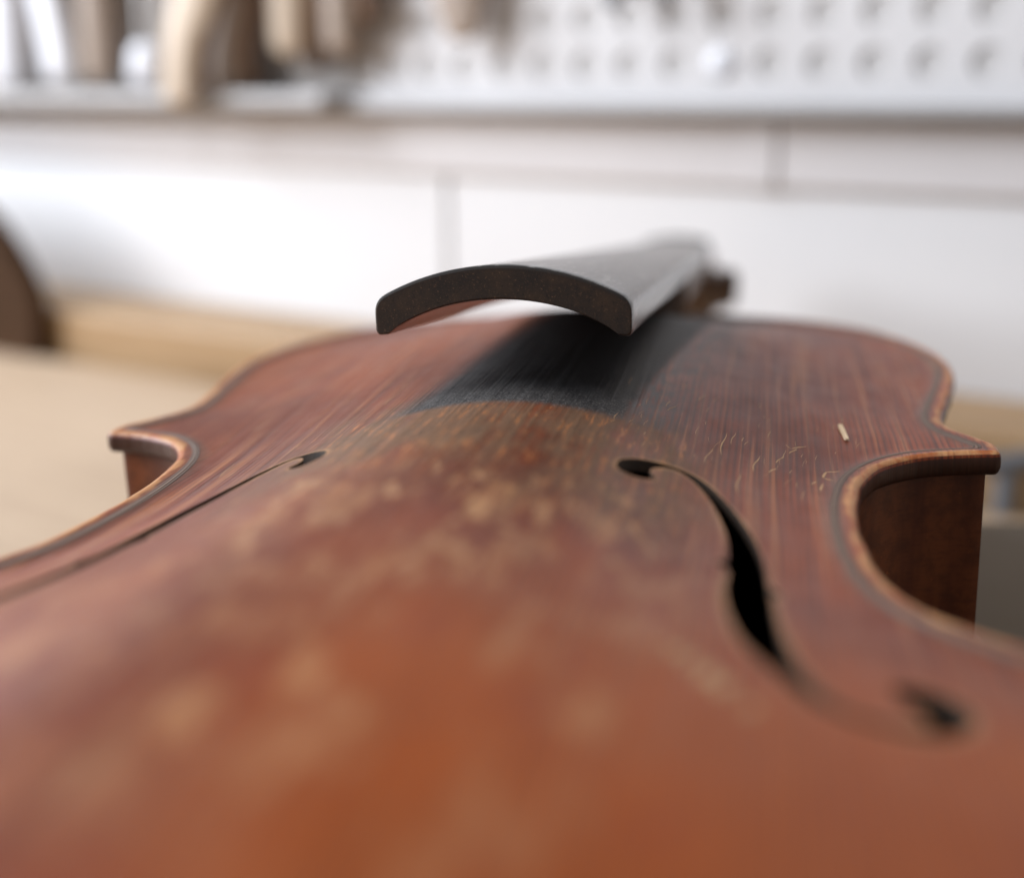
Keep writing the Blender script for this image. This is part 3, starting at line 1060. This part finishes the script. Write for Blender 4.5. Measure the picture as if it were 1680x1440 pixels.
# hooks on the panel
ball = in_wall('hook_glint_disc', 'small white disc painted as a chrome hook plug in the lowest row of panel holes', 'glint', None, None, (81, -4.5, 118.7))
V_, F_ = sweep([(0, 1, .6), (0, .4, .6), (0, 0, .6)], [(1.4, 1.4), (1.5, 1.5), (1.5, 1.5)], 12, (0, 0, 1))
mesh('shank', V_, F_, M_STEEL, ball)
V_, F_ = sweep([(0, -.2, .6), (0, -1.0, .6), (0, -1.6, .6), (0, -2.0, .6)], [(4.6, 4.6), (4.4, 4.4), (3.4, 3.4), (1.4, 1.4)], 20, (0, 0, 1))
V_ = [(v[0], max(-2.3, min(.0, v[1])), v[2]) for v in V_]
mesh('knob', V_, F_, M_ENAMEL_SHINE, ball)  # white disc stands in for the bright highlight of a chrome hook
for i, (s_, z_, lab) in enumerate(((48.3, 139, 'dark iron hook near the gap beside the tools'), (66.9, 140, 'dark iron hook nearest the shiny white plug'))):
    hk = in_wall('panel_hook', lab, 'hook', 'dark hooks on the perforated panel', None, (s_, -4.5, z_))
    V_, F_ = sweep([(0, 2, 8), (0, -8, 8), (0, -13, 3), (0, -13, -1)], [(2.6, 2.6), (2.8, 2.8), (3.0, 3.0), (2.6, 2.6)], 12, (1, 0, 0))
    mesh('prong', V_, F_, M_KNOB, hk)
    mesh('back_plate', *box((-5, -1.2, 3), (5, -.2, 20), .4), M_KNOB, hk, False)

# board and tools on the left of the shelf
bd = in_wall('tool_board', 'grey brown board on the wall behind the standing wooden tools', 'board')
mesh('board_panel', *box((-330, -5, 110), (-58, -.5, 260), 1), M_BOARD, bd, False)


def tool(name, label, cat, base, parts, group='tools standing on the wall shelf'):
    o = in_wall(name, label, cat, group, None, base)
    for nm, pts, rad, m in parts:
        V_, F_ = sweep([(p[0] - base[0], p[1] - base[1], p[2] - base[2]) for p in pts], rad, 16, (0, 1, 0))
        mesh(nm, V_, F_, m, o)
    return o


T = -14
tool('white_tool', 'white handled tool cut by the left edge of the photo', 'tool', (-256, T, 110),
     [('handle', [(-256, T, 116), (-255, T, 130), (-252, T, 180)], [(8, 6), (8, 6), (8, 6)], M_ENAMEL_SHINE), ('ferrule', [(-252, T, 186), (-251, T, 205)], [(5, 5), (4, 4)], M_STEEL)])
tool('chrome_spatula', 'chrome tool with its bright highlight painted white and a rounded lower end leaning on the shelf', 'tool', (-222, T, 110),
     [('blade', [(-221.4, T, 118), (-223, T, 131), (-229, T, 160)], [(9, 5), (8.8, 5), (8.2, 5)], M_ENAMEL_SHINE), ('handle', [(-230, T, 168), (-236, T, 215)], [(8, 8), (9, 9)], M_CREAM)])  # chrome blade whose highlight is painted as plain white
tool('beech_tool', 'grey beige straight wooden tool beside the bright chrome one', 'tool', (-197, T, 110),
     [('handle', [(-196.5, T, 118), (-195, T, 135), (-194, T, 200)], [(8.5, 6), (9, 7), (9, 7)], M_TAUPE), ('ferrule', [(-194, T, 205), (-194, T, 220)], [(5, 5), (5, 5)], M_STEEL)])
tool('white_stopper', 'short white rounded stopper standing low between beige and cream tools', 'stopper', (-168, T, 110),
     [('knob', [(-168.5, T, 117), (-168, T, 124)], [(9, 6), (7.5, 6)], M_ENAMEL_SHINE), ('stem', [(-167.5, T, 128), (-167, T, 150)], [(3, 3), (3, 3)], M_ALU)])
tool('cream_clamp', 'cream curved wooden arm reaching lowest over the shelf edge', 'clamp', (-134, -30, 105),
     [('arm', [(-134.4, -30, 108), (-133.3, -30, 117), (-129.6, -30, 131), (-123, -30, 144), (-112, -30, 170)], [(8, 4), (8.5, 4), (9.5, 4), (10.5, 4), (11, 4)], M_CREAM),
      ('dark_edge', [(-122.5, -28, 110), (-122.5, -28, 121), (-118.5, -28, 134), (-110, -28, 150)], [(1.4, 3), (1.6, 3), (1.8, 3), (1.8, 3)], M_BROWN)])
tool('beech_block', 'taupe wooden block with dark sides right of the curved cream arm', 'clamp', (-123, T, 110),
     [('body', [(-123.8, T, 112), (-121.3, T, 127), (-118, T, 143), (-112, T, 185)], [(9, 6), (9, 6), (9, 6), (9, 6)], M_TAUPE),
      ('dark_edge', [(-107.5, T - 2, 113), (-109.5, T - 2, 124), (-105, T - 2, 143), (-101, T - 2, 185)], [(2.0, 4), (2.6, 4), (3.2, 4), (3.4, 4)], M_BROWN)])
tool('cream_peg', 'cream wooden handle with rounded end hanging clear of the shelf', 'tool', (-89, T, 120),
     [('handle', [(-89.8, T, 128), (-89, T, 138), (-88, T, 185)], [(8.5, 6), (9.2, 7), (9.5, 7)], M_CREAM),
      ('dark_edge', [(-76.5, T, 119), (-75.5, T, 135), (-74, T, 185)], [(2.0, 4), (2.4, 4), (2.6, 4)], M_BROWN)])
tool('beech_tool', 'taupe wooden handle ending above the shelf with a dark brown tip beside it', 'tool', (-64, T, 128),
     [('handle', [(-65, T, 128), (-64.4, T, 143), (-63, T, 185)], [(7.5, 6), (8, 7), (8, 7)], M_TAUPE),
      ('dark_tip', [(-51.3, T, 137), (-52.5, T, 145), (-56, T, 185)], [(4.2, 4), (4.4, 4), (4.4, 4)], M_BROWN)])
tool('grey_form', 'soft grey brown sleeve hanging between the tools and the panel holes', 'tool', (-12, T, 118),
     [('form', [(-11, T, 130), (-12.5, T, 142), (-15, T, 185)], [(7, 3), (11, 4), (13, 5)], M_TAUPE)])  # one soft taupe form in the gap beside the tools

# dark walnut template leaning against the ledge at the left
tp = in_wall('walnut_template', 'dark walnut board with a rounded shoulder leaning on the ledge at the left edge', 'board', None, None, (-271, -52, 0))
tp.location.z = zmin
out_ = [(-330, 0), (-174, 0), (-172, 6), (-170.8, 25.4), (-176.4, 37.6), (-185.8, 49.5), (-199, 61.2), (-220.7, 70.3), (-250, 76), (-290, 78), (-330, 78)]
out_ = spline(np.array(out_[2:-1], float), 3.0)
out_ = [(-330, 0), (-174, 0)] + [tuple(p) for p in out_] + [(-330, 78)]
secs = [[(x + 240 + (0 if 0 < q < 3 else (-.8 if x > -200 else 0)), t_, z + .05 - (0 if 0 < q < 3 else min(.8, z * .02))) for x, z in out_] for q, t_ in enumerate((-4.2, -3.4, 3.2, 4.0))]
V_, F_ = loft(secs)
o = mesh('board_panel', V_, F_, M_WALNUT, tp)
o.data.set_sharp_from_angle(angle=math.radians(40))

# small iron knob on the bench beside the right corner
kn = empty('iron_knob', (.134 * 1.4, .318 * 1.4, zmin), 0)
tag(kn, 'small dark iron knob on the bench beyond the right corner of the violin', 'knob')
V_, F_ = sweep([(0, 0, 1), (0, 0, 12)], [(3, 3), (3, 3)], 14, (0, 1, 0))
mesh('stem', V_, F_, M_KNOB, kn)
V_, F_ = sweep([(-5, 0, 14), (5, 0, 15)], [(2.6, 2.6), (3, 3)], 14, (0, 1, 0))
mesh('grip', V_, F_, M_KNOB, kn)
